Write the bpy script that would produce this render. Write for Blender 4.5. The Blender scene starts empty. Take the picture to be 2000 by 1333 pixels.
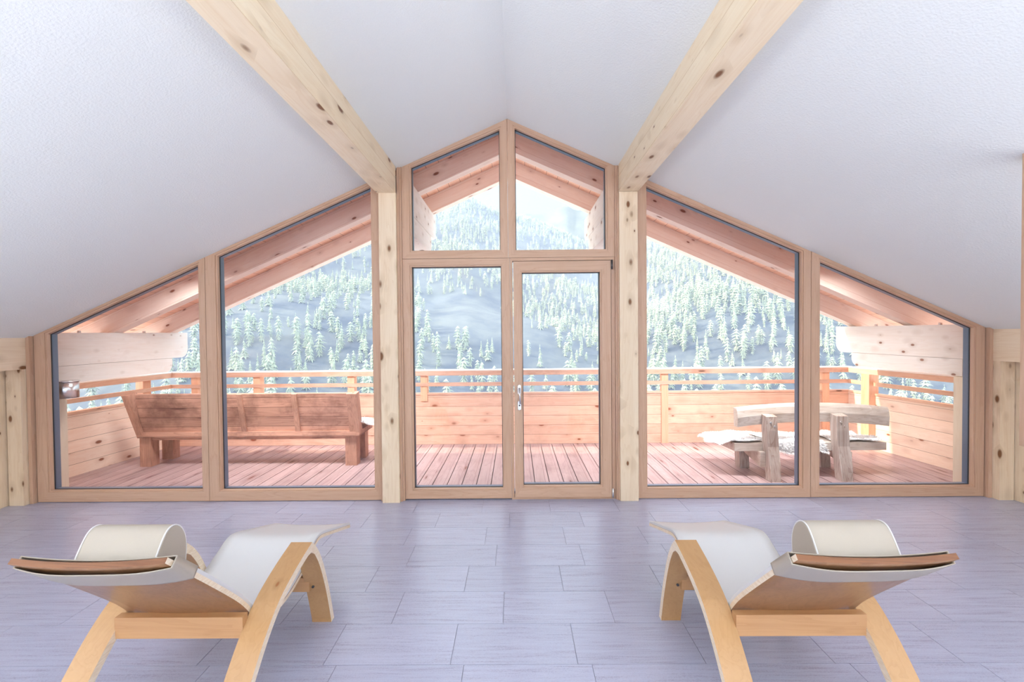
import bpy, bmesh, math, random
import numpy as np
from mathutils import Vector, Matrix

# ------------------------------------------------------------------ camera, sky, sun, exposure
SC = bpy.context.scene
COL = SC.collection
H = 1.5577
F_PX, PITCH, YAW, ROLL = 884.18, -0.01805974, -0.00745354, -0.0092546
fw = Vector((math.sin(YAW) * math.cos(PITCH), math.cos(YAW) * math.cos(PITCH), math.sin(PITCH)))
rt = Vector((math.cos(YAW), -math.sin(YAW), 0))
up = rt.cross(fw)
rt, up = math.cos(ROLL) * rt + math.sin(ROLL) * up, -math.sin(ROLL) * rt + math.cos(ROLL) * up
cd = bpy.data.cameras.new('camera')
cam = bpy.data.objects.new('camera', cd)
COL.objects.link(cam)
cd.sensor_fit = 'HORIZONTAL'
cd.sensor_width = 36.0
cd.lens = F_PX / 2000 * 36
cd.clip_start = 0.05
cd.clip_end = 8000
M = Matrix(((rt.x, up.x, -fw.x, 0), (rt.y, up.y, -fw.y, 0), (rt.z, up.z, -fw.z, H), (0, 0, 0, 1)))
cam.matrix_world = M
SC.camera = cam

w = bpy.data.worlds.new('sky')
SC.world = w
w.use_nodes = True
wn = w.node_tree.nodes
wl = w.node_tree.links
wn.clear()
wo = wn.new('ShaderNodeOutputWorld')
wb = wn.new('ShaderNodeBackground')
tc = wn.new('ShaderNodeTexCoord')
sp = wn.new('ShaderNodeSeparateXYZ')
cr = wn.new('ShaderNodeValToRGB')          # colour of the sky over height, and bright hazy ground below the horizon
e_ = cr.color_ramp.elements
STOPS = [(0.42, (1.30, 1.34, 1.40)), (0.52, (0.25, 0.28, 0.315)), (0.66, (0.235, 0.27, 0.315)), (0.80, (0.75, 0.86, 1.02)), (1.0, (0.66, 0.82, 1.08))]
e_[1].position, e_[1].color = STOPS[4][0], (*STOPS[4][1], 1)
e_[0].position, e_[0].color = STOPS[0][0], (*STOPS[0][1], 1)
for p_, c_ in STOPS[1:4]:
    q_ = e_.new(p_)
    q_.color = (*c_, 1)
mp = wn.new('ShaderNodeMath')
mp.operation = 'MULTIPLY_ADD'
mp.inputs[1].default_value = 0.5
mp.inputs[2].default_value = 0.5
wl.new(tc.outputs['Generated'], sp.inputs[0])
wl.new(sp.outputs['Z'], mp.inputs[0])
wl.new(mp.outputs[0], cr.inputs[0])
# glow of the bright sky round the sun
dp = wn.new('ShaderNodeVectorMath')
dp.operation = 'DOT_PRODUCT'
wl.new(tc.outputs['Generated'], dp.inputs[0])
dp.inputs[1].default_value = (-0.855, 0.06, 0.513)
mx_ = wn.new('ShaderNodeMath')
mx_.operation = 'MAXIMUM'
mx_.inputs[1].default_value = 0.0
wl.new(dp.outputs['Value'], mx_.inputs[0])
pw = wn.new('ShaderNodeMath')
pw.operation = 'POWER'
wl.new(mx_.outputs[0], pw.inputs[0])
pw.inputs[1].default_value = 3.0
gm = wn.new('ShaderNodeMix')
gm.data_type = 'RGBA'
gm.blend_type = 'ADD'
gm.clamp_result = False
wl.new(pw.outputs[0], gm.inputs[0])
wl.new(cr.outputs[0], gm.inputs[6])
gm.inputs[7].default_value = (1.1, 1.05, 1.0, 1)
wl.new(gm.outputs[2], wb.inputs[0])
wb.inputs[1].default_value = 3.0
wl.new(wb.outputs[0], wo.inputs[0])

SUN_DIR = Vector((1.0, -0.07, -0.60)).normalized()      # the way the light travels
sd = bpy.data.lights.new('sun', 'SUN')
sd.energy = 8.0
sd.color = (1.0, 0.955, 0.88)
sd.angle = math.radians(0.6)
sun = bpy.data.objects.new('sun', sd)
COL.objects.link(sun)
sun.rotation_euler = SUN_DIR.to_track_quat('-Z', 'Y').to_euler()


def area(name, loc, direction, sx, sy, energy, color):
    ld = bpy.data.lights.new(name, 'AREA')
    ld.shape = 'RECTANGLE'
    ld.size, ld.size_y = sx, sy
    ld.energy = energy
    ld.color = color
    o = bpy.data.objects.new(name, ld)
    COL.objects.link(o)
    o.location = loc
    o.rotation_euler = Vector(direction).to_track_quat('-Z', 'Z').to_euler()
    return o


# unseen fill lights added behind the camera to wash the white slopes
area('room_fill_light', (0, -1.3, 1.75), (0, -0.08, 1), 6.5, 1.2, 205, (0.935, 0.985, 1.0))
area('room_fill_light', (0, -5.3, 1.2), (0, -0.08, 1), 7.5, 2.0, 430, (0.935, 0.985, 1.0))
for sx in (-1, 1):
    area('side_fill_light', (sx * 4.0, 0.55, 0.9), (-sx * 0.05, -0.12, 1), 0.15, 3.6, 165, (0.935, 0.985, 1.0))  # added side fills without fixtures, brightening the ceiling slopes
# added fill lights hidden under the porch roof, shining out over the balcony
for sx in (-1, 1):
    lo_ = area('porch_fill_light', (sx * 3.4 - 0.05, 4.36, 3.60 + 0.15 - 0.443 * 3.4), (0, 0.5, -0.87), 4.6, 0.06, 110, (1.0, 0.985, 0.96))
    lo_.data.spread = math.radians(114)
    zv = -Vector((0, 0.5, -0.87)).normalized()
    xv = Vector((1, 0, -0.443 * sx))
    xv = (xv - zv * xv.dot(zv)).normalized()
    yv = zv.cross(xv)
    lo_.rotation_euler = Matrix((xv, yv, zv)).transposed().to_euler()

SC.view_settings.view_transform = 'Standard'
SC.view_settings.look = 'None'
SC.view_settings.exposure = 0.0
SC.view_settings.gamma = 1.0
SC.view_settings.use_curve_mapping = False
SC.cycles.use_denoising = True
SC.cycles.max_bounces = 10
SC.cycles.diffuse_bounces = 5
SC.cycles.glossy_bounces = 4
SC.cycles.transparent_max_bounces = 12
SC.cycles.transmission_bounces = 6
SC.cycles.volume_bounces = 0
SC.cycles.caustics_reflective = False
SC.cycles.caustics_refractive = False
SC.cycles.sample_clamp_indirect = 6.0

# ------------------------------------------------------------------ materials


class NT:
    def __init__(s, name):
        s.m = bpy.data.materials.new(name)
        s.m.use_nodes = True
        s.n = s.m.node_tree.nodes
        s.l = s.m.node_tree.links
        s.n.clear()
        s.out = s.n.new('ShaderNodeOutputMaterial')

    def node(s, t, ins=None, **kw):
        x = s.n.new(t)
        for k, v in kw.items():
            setattr(x, k, v)
        for k, v in (ins or {}).items():
            if isinstance(v, bpy.types.NodeSocket):
                s.l.new(v, x.inputs[k])
            else:
                x.inputs[k].default_value = v
        return x

    def math(s, op, a, b=0.0, c=None):
        i = {0: a, 1: b}
        if c is not None:
            i[2] = c
        return s.node('ShaderNodeMath', i, operation=op).outputs[0]

    def mix(s, fac, a, b, blend='MIX'):
        x = s.n.new('ShaderNodeMix')
        x.data_type = 'RGBA'
        x.blend_type = blend
        x.clamp_factor = True
        for sock, v in ((x.inputs[0], fac), (x.inputs[6], a), (x.inputs[7], b)):
            if isinstance(v, bpy.types.NodeSocket):
                s.l.new(v, sock)
            else:
                sock.default_value = v if not isinstance(v, tuple) or len(v) == 4 else (*v, 1)
        return x.outputs[2]

    def ramp(s, fac, stops):
        x = s.n.new('ShaderNodeValToRGB')
        e = x.color_ramp.elements
        while len(e) < len(stops):
            e.new(0.5)
        for el, (p, c) in zip(e, stops):
            el.position = p
            el.color = (*c, 1) if len(c) == 3 else c
        s.l.new(fac, x.inputs[0])
        return x.outputs[0]

    def principled(s, col, rough=0.5, **ins):
        b = s.n.new('ShaderNodeBsdfPrincipled')
        for k, v in dict(ins, **{'Base Color': col, 'Roughness': rough}).items():
            if isinstance(v, bpy.types.NodeSocket):
                s.l.new(v, b.inputs[k])
            else:
                if k == 'Base Color' and len(v) == 3:
                    v = (*v, 1)
                b.inputs[k].default_value = v
        s.l.new(b.outputs[0], s.out.inputs[0])
        return b


def srgb(r, g, b):
    f = lambda c: (c / 255 / 12.92) if c <= 10 else ((c / 255 + 0.055) / 1.055) ** 2.4
    return (f(r), f(g), f(b))


def mul(c, k):
    return tuple(min(1, x * k) for x in c)


def wood(name, light, dark, axis='X', rot=0.0, knots=1.0, kscale=(2.0, 5.5), seam=None, seam_axis='Z', rough=0.5,
         grain=1.0, knot_col=None, stain=0.0, boards=0.0, spec=0.4, seam_off=0.0, bump=0.15, seam_dark=0.45):
    """Timber with grain running along AXIS of the object's own coordinates; rot turns it about Y."""
    t = NT(name)
    co = t.node('ShaderNodeTexCoord').outputs['Object']
    if rot:
        co = t.node('ShaderNodeMapping', {0: co, 2: (0, rot, 0)}).outputs[0]
    sc = [1.0, 1.0, 1.0]
    ai = 'XYZ'.index(axis)
    sep = t.node('ShaderNodeSeparateXYZ', {0: co}).outputs
    shift = None
    if seam:
        k = t.math('FLOOR', t.math('DIVIDE', t.math('ADD', sep['XYZ'.index(seam_axis)], seam_off), seam))
        wn_ = t.node('ShaderNodeTexWhiteNoise', {1: k}, noise_dimensions='1D')
        off = t.node('ShaderNodeVectorMath', {0: wn_.outputs['Color'], 3: 17.0}, operation='SCALE').outputs[0]
        shift = wn_.outputs['Value']
        co2 = t.node('ShaderNodeVectorMath', {0: co, 1: off}, operation='ADD').outputs[0]
    else:
        co2 = co
    s1 = [9.0] * 3
    s1[ai] = 0.7
    m1 = t.node('ShaderNodeMapping', {0: co2, 3: tuple(s1)}).outputs[0]
    n1 = t.node('ShaderNodeTexNoise', {'Vector': m1, 'Scale': 1.0, 'Detail': 3.0, 'Roughness': 0.55, 'Distortion': 0.7}).outputs[0]
    s2 = [90.0] * 3
    s2[ai] = 3.0
    m2 = t.node('ShaderNodeMapping', {0: co2, 3: tuple(s2)}).outputs[0]
    n2 = t.node('ShaderNodeTexNoise', {'Vector': m2, 'Scale': 1.0, 'Detail': 2.0}).outputs[0]
    # growth rings: bands of the broad noise
    rings = t.math('FRACT', t.math('MULTIPLY', n1, 9.0))
    rings = t.math('POWER', rings, 3.0)
    f = t.math('ADD', t.math('MULTIPLY', rings, 0.30 * grain), t.math('MULTIPLY', n2, 0.35 * grain))
    f = t.math('ADD', f, t.math('MULTIPLY', t.math('SUBTRACT', n1, 0.5), 0.9 * grain))
    col = t.mix(f, light, dark)
    if shift is not None and boards:
        v = t.math('MULTIPLY_ADD', shift, boards, 1 - boards / 2)
        col = t.mix(1.0, col, t.node('ShaderNodeCombineColor', {0: v, 1: v, 2: v}).outputs[0], 'MULTIPLY')
    if knots:
        s3 = [kscale[1]] * 3
        s3[ai] = kscale[0]
        m3 = t.node('ShaderNodeMapping', {0: co2, 3: tuple(s3), 1: (3.3, 1.7, 5.1)}).outputs[0]
        vo = t.node('ShaderNodeTexVoronoi', {'Vector': m3, 'Scale': 1.0, 'Randomness': 1.0})
        d = vo.outputs['Distance']
        gate = t.node('ShaderNodeSeparateColor', {0: vo.outputs['Color']}).outputs[0]
        rad = t.math('MULTIPLY', gate, 0.20 * knots)
        ring = t.math('SMOOTH_MIN', t.math('MULTIPLY', d, 1.0), 1.0, 0.0)
        k1 = t.node('ShaderNodeMapRange', {0: ring, 1: t.math('MULTIPLY', rad, 0.6), 2: rad, 3: 1.0, 4: 0.0}).outputs[0]
        kc = knot_col or mul(dark, 0.32)
        halo = t.node('ShaderNodeMapRange', {0: d, 1: rad, 2: t.math('MULTIPLY', rad, 2.6), 3: 0.45, 4: 0.0}).outputs[0]
        col = t.mix(halo, col, mul(dark, 0.8))
        col = t.mix(k1, col, kc)
    if stain:
        n4 = t.node('ShaderNodeTexNoise', {'Vector': co, 'Scale': 2.2, 'Detail': 5.0, 'Roughness': 0.65}).outputs[0]
        st = t.node('ShaderNodeMapRange', {0: n4, 1: 0.5, 2: 0.72, 3: 0.0, 4: stain}).outputs[0]
        col = t.mix(st, col, mul(dark, 0.6))
    if seam:
        u = t.math('FRACT', t.math('DIVIDE', t.math('ADD', sep['XYZ'.index(seam_axis)], seam_off), seam))
        e = t.math('MINIMUM', u, t.math('SUBTRACT', 1.0, u))
        line = t.math('LESS_THAN', e, 0.0022 / seam)
        col = t.mix(line, col, mul(dark, seam_dark))
    b = t.principled(col, rough)
    b.inputs['Specular IOR Level'].default_value = spec
    if bump:
        bp = t.node('ShaderNodeBump', {'Height': n2, 'Strength': bump, 'Distance': 0.002}).outputs[0]
        t.l.new(bp, b.inputs['Normal'])
    return t.m


SPR_L, SPR_D = srgb(238, 218, 192), srgb(218, 188, 152)       # spruce indoors
KN = srgb(120, 78, 48)
MAT = {}
for ax in 'XYZ':
    MAT['spruce' + ax] = wood('spruce_timber_' + ax.lower(), SPR_L, SPR_D, ax, knots=1.4, kscale=(5.2, 10.0), knot_col=KN, rough=0.5)
MAT['purlin'] = wood('glulam_spruce_purlin', srgb(240, 224, 198), srgb(224, 198, 162), 'Y', knots=1.35, kscale=(4.4, 9.5), knot_col=KN,
                     rough=0.45, seam=0.042 * 3.1, seam_axis='Z', seam_off=0.02, boards=0.05, seam_dark=0.9)
FR_L, FR_D = srgb(206, 172, 148), srgb(176, 134, 106)         # larch window frames
for ax in 'XZ':
    MAT['frame' + ax] = wood('larch_frame_' + ax.lower(), FR_L, FR_D, ax, knots=0, rough=0.38, grain=0.9)
MAT['frameS_l'] = wood('larch_frame_slope_l', FR_L, FR_D, 'X', rot=math.radians(23.7), knots=0, rough=0.38, grain=0.9)
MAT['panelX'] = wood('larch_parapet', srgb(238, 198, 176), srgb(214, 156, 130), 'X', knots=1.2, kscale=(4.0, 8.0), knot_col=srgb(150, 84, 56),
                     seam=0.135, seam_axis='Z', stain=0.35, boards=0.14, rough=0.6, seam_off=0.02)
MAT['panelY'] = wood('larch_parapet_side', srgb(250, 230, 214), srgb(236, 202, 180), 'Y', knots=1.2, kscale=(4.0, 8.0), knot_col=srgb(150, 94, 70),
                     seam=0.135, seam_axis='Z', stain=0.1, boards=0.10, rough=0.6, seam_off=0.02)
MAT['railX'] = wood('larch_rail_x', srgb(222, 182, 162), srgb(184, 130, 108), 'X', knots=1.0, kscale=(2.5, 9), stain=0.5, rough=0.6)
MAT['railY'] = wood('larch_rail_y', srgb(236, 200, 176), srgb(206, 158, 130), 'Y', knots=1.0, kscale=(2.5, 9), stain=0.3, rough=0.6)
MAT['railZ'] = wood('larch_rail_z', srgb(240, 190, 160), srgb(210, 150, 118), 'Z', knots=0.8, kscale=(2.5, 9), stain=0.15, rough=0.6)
MAT['deck'] = wood('larch_deck', srgb(190, 166, 168), srgb(142, 110, 110), 'Y', knots=0.9, kscale=(1.6, 9.0), knot_col=srgb(110, 66, 58),
                   seam=0.153, seam_axis='X', seam_off=0.0, boards=0.16, stain=0.35, rough=0.4, seam_dark=0.9)
MAT['whitewood'] = wood('weathered_pale_purlin', srgb(246, 243, 240), srgb(228, 216, 206), 'Y', knots=1.1, kscale=(5.0, 9.0),
                        knot_col=srgb(150, 112, 96), rough=0.6, grain=0.8)
MAT['whitepost'] = wood('weathered_pale_post', srgb(240, 228, 210), srgb(226, 206, 180), 'Z', knots=0.6, kscale=(2.4, 5.2),
                        knot_col=srgb(160, 122, 96), rough=0.6, grain=0.8)
A = math.radians(23.8)
RL, RD = srgb(250, 234, 224), srgb(236, 208, 194)
MAT['rafter_l'] = wood('larch_rafter_l', RL, RD, 'X', rot=A, knots=1.0, kscale=(4.0, 9), knot_col=srgb(140, 84, 62), rough=0.6, seam=0.16, seam_axis='Z', seam_off=0.03, seam_dark=0.95)
MAT['rafter_r'] = wood('larch_rafter_r', RL, RD, 'X', rot=-A, knots=1.0, kscale=(4.0, 9), knot_col=srgb(140, 84, 62), rough=0.6, seam=0.16, seam_axis='Z', seam_off=0.03, seam_dark=0.95)
MAT['soffit'] = wood('larch_soffit', srgb(246, 208, 186), srgb(230, 178, 152), 'Y', knots=0.6, seam=0.14, seam_axis='X', rough=0.6, boards=0.08)
MAT['oldwoodX'] = wood('bench_old_wood_x', srgb(206, 158, 136), srgb(138, 88, 74), 'X', knots=1.1, kscale=(1.2, 8.0), knot_col=srgb(92, 50, 44),
                       stain=0.85, seam=0.117, seam_axis='Z', boards=0.25, rough=0.6, grain=1.2)
MAT['oldwoodZ'] = wood('bench_old_wood_z', srgb(200, 152, 130), srgb(134, 88, 74), 'Z', knots=0.8, kscale=(1.5, 8.0), knot_col=srgb(92, 50, 44), stain=0.5, rough=0.6, grain=1.2)
MAT['stoneX'] = wood('bench_pine_x', srgb(222, 212, 204), srgb(172, 146, 128), 'X', knots=0.8, kscale=(2, 5), knot_col=srgb(130, 96, 70), stain=0.35, rough=0.5, grain=1.3)
MAT['stoneZ'] = wood('bench_pine_z', srgb(210, 198, 192), srgb(148, 120, 106), 'Z', knots=0.5, kscale=(2, 5), knot_col=srgb(130, 96, 70), stain=0.3, rough=0.5, grain=1.5)
MAT['ply'] = wood('honey_maple_ply', srgb(186, 146, 104), srgb(160, 118, 76), 'Y', knots=0.25, kscale=(2.0, 6), knot_col=srgb(150, 96, 54), rough=0.32, grain=0.75, bump=0.05)
MAT['plyX'] = wood('honey_maple_ply_cross', srgb(192, 148, 106), srgb(166, 118, 76), 'X', knots=0.3, kscale=(2.0, 6), knot_col=srgb(150, 96, 54), rough=0.35, grain=0.9, bump=0.05)
MAT['plyback'] = wood('walnut_toned_ply_back', srgb(160, 118, 84), srgb(122, 84, 56), 'Y', rot=0.0, knots=0.2, rough=0.3, grain=1.0, bump=0.05)


def ply_edge():
    t = NT('pale_ply_edge')
    co = t.node('ShaderNodeTexCoord').outputs['Object']
    m = t.node('ShaderNodeMapping', {0: co, 3: (4, 30, 260)}).outputs[0]
    n = t.node('ShaderNodeTexNoise', {'Vector': m, 'Scale': 1.0, 'Detail': 2.0}).outputs[0]
    t.principled(t.ramp(n, [(0.3, srgb(226, 204, 176)), (0.7, srgb(244, 230, 210))]), 0.5)
    return t.m


MAT['edge'] = ply_edge()
MAT['rim'] = wood('brown_ply_rim', srgb(140, 92, 60), srgb(100, 60, 38), 'X', knots=0, rough=0.5, grain=1.6)


def simple(name, col, rough=0.5, metal=0.0, bump=None, noise=None):
    t = NT(name)
    c = col
    co = t.node('ShaderNodeTexCoord').outputs['Object']
    if noise:
        n = t.node('ShaderNodeTexNoise', {'Vector': co, 'Scale': noise[0], 'Detail': 4.0}).outputs[0]
        c = t.mix(n, mul(col, 1 - noise[1]), mul(col, 1 + noise[1]))
    b = t.principled(c, rough, Metallic=metal)
    if bump:
        n = t.node('ShaderNodeTexNoise', {'Vector': co, 'Scale': bump[0], 'Detail': 3.0}).outputs[0]
        bp = t.node('ShaderNodeBump', {'Height': n, 'Strength': bump[1], 'Distance': bump[2]}).outputs[0]
        t.l.new(bp, b.inputs['Normal'])
    return t.m


MAT['plaster'] = simple('white_roughcast_plaster', (0.79, 0.825, 0.83), 0.9, bump=(95.0, 0.5, 0.004), noise=(160.0, 0.03))
MAT['wallpaint'] = simple('white_wall_paint', (0.80, 0.80, 0.80), 0.9, noise=(3.0, 0.02))
MAT['leather'] = simple('white_leather', (0.70, 0.695, 0.71), 0.5, bump=(400.0, 0.15, 0.001), noise=(500.0, 0.02))
MAT['pillowmat'] = simple('cream_leather', (0.43, 0.375, 0.32), 0.5, bump=(400.0, 0.2, 0.001), noise=(500.0, 0.03))
MAT['steel'] = simple('brushed_steel', (0.74, 0.75, 0.78), 0.28, metal=1.0, noise=(40.0, 0.08))
MAT['dark'] = simple('dark_screw_metal', (0.08, 0.08, 0.09), 0.4, metal=0.8, noise=(60.0, 0.1))
MAT['cladding'] = simple('blue_grey_aluminium', srgb(112, 128, 152), 0.35, metal=0.2, noise=(30.0, 0.05))
MAT['gasket'] = simple('black_gasket', (0.03, 0.035, 0.045), 0.5, noise=(30.0, 0.05))
MAT['spacer'] = simple('pale_glazing_bead', srgb(226, 226, 226), 0.4, noise=(30.0, 0.03))
MAT['felt'] = simple('dark_sealing_felt', srgb(90, 62, 42), 0.95, noise=(90.0, 0.4))
MAT['rail_top_light'] = simple('painted_rail_daylight', srgb(240, 236, 232), 0.6, noise=(12.0, 0.05))  # daylight on the handrail tops, put into a pale strip
MAT['roofing'] = simple('roof_sheet', (0.2, 0.17, 0.15), 0.7, noise=(5.0, 0.1))
MAT['fur'] = simple('white_sheepskin', (0.86, 0.86, 0.87), 0.9, noise=(60.0, 0.06))


def glass():
    t = NT('window_glass')
    tr = t.node('ShaderNodeBsdfTransparent', {0: (0.975, 0.985, 0.99, 1)})
    gl = t.node('ShaderNodeBsdfGlossy', {'Color': (1, 1, 1, 1), 'Roughness': 0.0})
    fr = t.node('ShaderNodeFresnel', {'IOR': 1.45})
    k = t.math('MULTIPLY', fr.outputs[0], 1.0)
    mx = t.node('ShaderNodeMixShader', {0: k, 1: tr.outputs[0], 2: gl.outputs[0]})
    t.l.new(mx.outputs[0], t.out.inputs[0])
    return t.m


MAT['glass'] = glass()


def tile_mat():
    t = NT('slate_plank_tile')
    co = t.node('ShaderNodeTexCoord').outputs['Object']
    rnd = t.node('ShaderNodeNewGeometry').outputs['Random Per Island']
    off = t.node('ShaderNodeVectorMath', {0: t.node('ShaderNodeCombineXYZ', {0: rnd, 1: rnd, 2: rnd}).outputs[0], 3: 40.0}, operation='SCALE').outputs[0]
    c2 = t.node('ShaderNodeVectorMath', {0: co, 1: off}, operation='ADD').outputs[0]
    m1 = t.node('ShaderNodeMapping', {0: c2, 3: (3.0, 55.0, 1.0)}).outputs[0]
    n1 = t.node('ShaderNodeTexNoise', {'Vector': m1, 'Scale': 1.0, 'Detail': 5.0, 'Roughness': 0.65, 'Distortion': 0.6}).outputs[0]
    m2 = t.node('ShaderNodeMapping', {0: c2, 3: (160.0, 220.0, 1.0)}).outputs[0]
    n2 = t.node('ShaderNodeTexNoise', {'Vector': m2, 'Scale': 1.0, 'Detail': 2.0}).outputs[0]
    f = t.math('ADD', t.math('MULTIPLY', n1, 0.65), t.math('MULTIPLY', n2, 0.35))
    col = t.ramp(f, [(0.28, srgb(142, 139, 158)), (0.46, srgb(168, 170, 194)), (0.74, srgb(179, 183, 208))])
    v = t.math('MULTIPLY_ADD', rnd, 0.06, 0.97)
    col = t.mix(1.0, col, t.node('ShaderNodeCombineColor', {0: v, 1: v, 2: v}).outputs[0], 'MULTIPLY')
    b = t.principled(col, 0.27)
    b.inputs['Specular IOR Level'].default_value = 0.75
    bp = t.node('ShaderNodeBump', {'Height': f, 'Strength': 0.22, 'Distance': 0.003}).outputs[0]
    t.l.new(bp, b.inputs['Normal'])
    return t.m


MAT['tile'] = tile_mat()
MAT['grout'] = simple('grey_grout', srgb(150, 150, 166), 0.9, noise=(80.0, 0.1))


def tree_mat():
    t = NT('pale_larch_needles')
    co = t.node('ShaderNodeTexCoord').outputs['Object']
    rnd = t.node('ShaderNodeNewGeometry').outputs['Random Per Island']
    n = t.node('ShaderNodeTexNoise', {'Vector': co, 'Scale': 0.9, 'Detail': 4.0}).outputs[0]
    f = t.math('ADD', t.math('MULTIPLY', n, 0.6), t.math('MULTIPLY', rnd, 0.4))
    t.principled(t.ramp(f, [(0.3, (0.34, 0.42, 0.33)), (0.7, (0.56, 0.64, 0.50))]), 0.9)
    return t.m


MAT['tree'] = tree_mat()


def ground_mat(name, a, b, sc):
    t = NT(name)
    co = t.node('ShaderNodeTexCoord').outputs['Object']
    n = t.node('ShaderNodeTexNoise', {'Vector': co, 'Scale': sc, 'Detail': 8.0, 'Roughness': 0.7}).outputs[0]
    t.principled(t.ramp(n, [(0.38, a), (0.62, b)]), 0.95)
    return t.m


MAT['ground'] = ground_mat('alpine_scrub', (0.06, 0.085, 0.13), (0.15, 0.18, 0.20), 0.035)  # blue of haze and shade mixed into the ground colour
MAT['far'] = ground_mat('alpine_meadow', (0.12, 0.145, 0.13), (0.20, 0.225, 0.185), 0.006)


def haze_mat():
    t = NT('valley_haze')
    v = t.node('ShaderNodeVolumeScatter', {'Color': (0.50, 0.65, 1.0, 1), 'Density': 0.0008, 'Anisotropy': 0.0})
    t.l.new(v.outputs[0], t.out.inputs['Volume'])
    return t.m


MAT['haze'] = haze_mat()

# ------------------------------------------------------------------ helpers


def link(name, me, mats, parent=None, loc=None):
    o = bpy.data.objects.new(name, me)
    COL.objects.link(o)
    for m in (mats if isinstance(mats, (list, tuple)) else [mats]):
        me.materials.append(MAT[m] if isinstance(m, str) else m)
    if parent is not None:
        o.parent = parent
        o.location = -Vector(parent.location)
    if loc is not None:
        o.location = loc
    return o


def finish(bm, name, mats, parent=None, smooth=False, bevel=0.0, seg=2):
    if bevel:
        try:
            bmesh.ops.bevel(bm, geom=[e for e in bm.edges if e.calc_face_angle(0) > 0.5], offset=bevel, segments=seg, affect='EDGES', profile=0.6, clamp_overlap=True)
        except Exception:
            pass
    bmesh.ops.recalc_face_normals(bm, faces=bm.faces)
    if smooth:
        for f in bm.faces:
            f.smooth = True
    me = bpy.data.meshes.new(name)
    bm.to_mesh(me)
    bm.free()
    return link(name, me, mats, parent)


def add_box(bm, x0, x1, y0, y1, z0, z1, mat=0):
    vs = [bm.verts.new((x, y, z)) for x in (x0, x1) for y in (y0, y1) for z in (z0, z1)]
    out = []
    for idx in ((0, 1, 3, 2), (4, 6, 7, 5), (0, 4, 5, 1), (2, 3, 7, 6), (0, 2, 6, 4), (1, 5, 7, 3)):
        f = bm.faces.new([vs[i] for i in idx])
        f.material_index = mat
        out.append(f)
    return out


def box(name, x0, x1, y0, y1, z0, z1, mats, parent=None, bevel=0.0, seg=2):
    bm = bmesh.new()
    add_box(bm, x0, x1, y0, y1, z0, z1)
    return finish(bm, name, mats, parent, bevel=bevel, seg=seg)


def add_prism(bm, poly, a0, a1, plane='XZ', mat=0):
    """extrude polygon (list of 2D points) between a0 and a1 along the third axis"""
    def p(q, a):
        return (q[0], a, q[1]) if plane == 'XZ' else ((a, q[0], q[1]) if plane == 'YZ' else (q[0], q[1], a))
    A0 = [bm.verts.new(p(q, a0)) for q in poly]
    A1 = [bm.verts.new(p(q, a1)) for q in poly]
    n = len(poly)
    bm.faces.new(A0).material_index = mat
    bm.faces.new(A1[::-1]).material_index = mat
    for i in range(n):
        bm.faces.new((A0[i], A1[i], A1[(i + 1) % n], A0[(i + 1) % n])).material_index = mat


def prism(name, poly, a0, a1, plane, mats, parent=None, bevel=0.0, seg=2, smooth=False):
    bm = bmesh.new()
    add_prism(bm, poly, a0, a1, plane)
    return finish(bm, name, mats, parent, bevel=bevel, seg=seg, smooth=smooth)


def inset(poly, d):
    """move every side of a convex polygon (XZ) inwards by d (number or one per side)"""
    n = len(poly)
    ar = sum(poly[i][0] * poly[(i + 1) % n][1] - poly[(i + 1) % n][0] * poly[i][1] for i in range(n))
    sg = 1 if ar > 0 else -1
    ds = d if isinstance(d, (list, tuple)) else [d] * n
    L = []
    for i in range(n):
        (x0, z0), (x1, z1) = poly[i], poly[(i + 1) % n]
        dx, dz = x1 - x0, z1 - z0
        l = math.hypot(dx, dz)
        nx, nz = -dz / l * sg, dx / l * sg
        L.append((x0 + nx * ds[i], z0 + nz * ds[i], dx / l, dz / l))
    out = []
    for i in range(n):
        x0, z0, dx0, dz0 = L[i - 1]
        x1, z1, dx1, dz1 = L[i]
        den = dx0 * dz1 - dz0 * dx1
        t = ((x1 - x0) * dz1 - (z1 - z0) * dx1) / den
        out.append((x0 + dx0 * t, z0 + dz0 * t))
    return out


def add_ring(bm, po, pi, y0, y1, mats=None):
    """frame between outer and inner polygon (XZ) from y0 to y1, split per side with mitred joints"""
    n = len(po)
    for i in range(n):
        j = (i + 1) % n
        q = [po[i], po[j], pi[j], pi[i]]
        add_prism(bm, q, y0, y1, 'XZ', (mats[i] if mats else 0))


def ring(name, po, pi, y0, y1, mats, parent=None, side_mats=None, bevel=0.0):
    bm = bmesh.new()
    add_ring(bm, po, pi, y0, y1, side_mats)
    return finish(bm, name, mats, parent, bevel=bevel, seg=1)


def add_cyl(bm, p0, p1, r0, r1=None, n=16, cap=True):
    r1 = r0 if r1 is None else r1
    p0, p1 = Vector(p0), Vector(p1)
    d = (p1 - p0).normalized()
    a = d.orthogonal().normalized()
    b = d.cross(a)
    A0 = [bm.verts.new(p0 + (a * math.cos(2 * math.pi * i / n) + b * math.sin(2 * math.pi * i / n)) * r0) for i in range(n)]
    A1 = [bm.verts.new(p1 + (a * math.cos(2 * math.pi * i / n) + b * math.sin(2 * math.pi * i / n)) * r1) for i in range(n)]
    for i in range(n):
        f = bm.faces.new((A0[i], A0[(i + 1) % n], A1[(i + 1) % n], A1[i]))
        f.smooth = True
    if cap:
        bm.faces.new(A0[::-1])
        bm.faces.new(A1)


def struct(o, label=None, kind='structure'):
    o['kind'] = kind
    if label:
        o['label'] = label
    return o


def thing(name, label, cat, loc=(0, 0, 0), group=None):
    o = bpy.data.objects.new(name, None)
    COL.objects.link(o)
    o.location = loc
    o.empty_display_size = 0.2
    o['label'] = label
    o['category'] = cat
    if group:
        o['group'] = group
    return o


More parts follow.
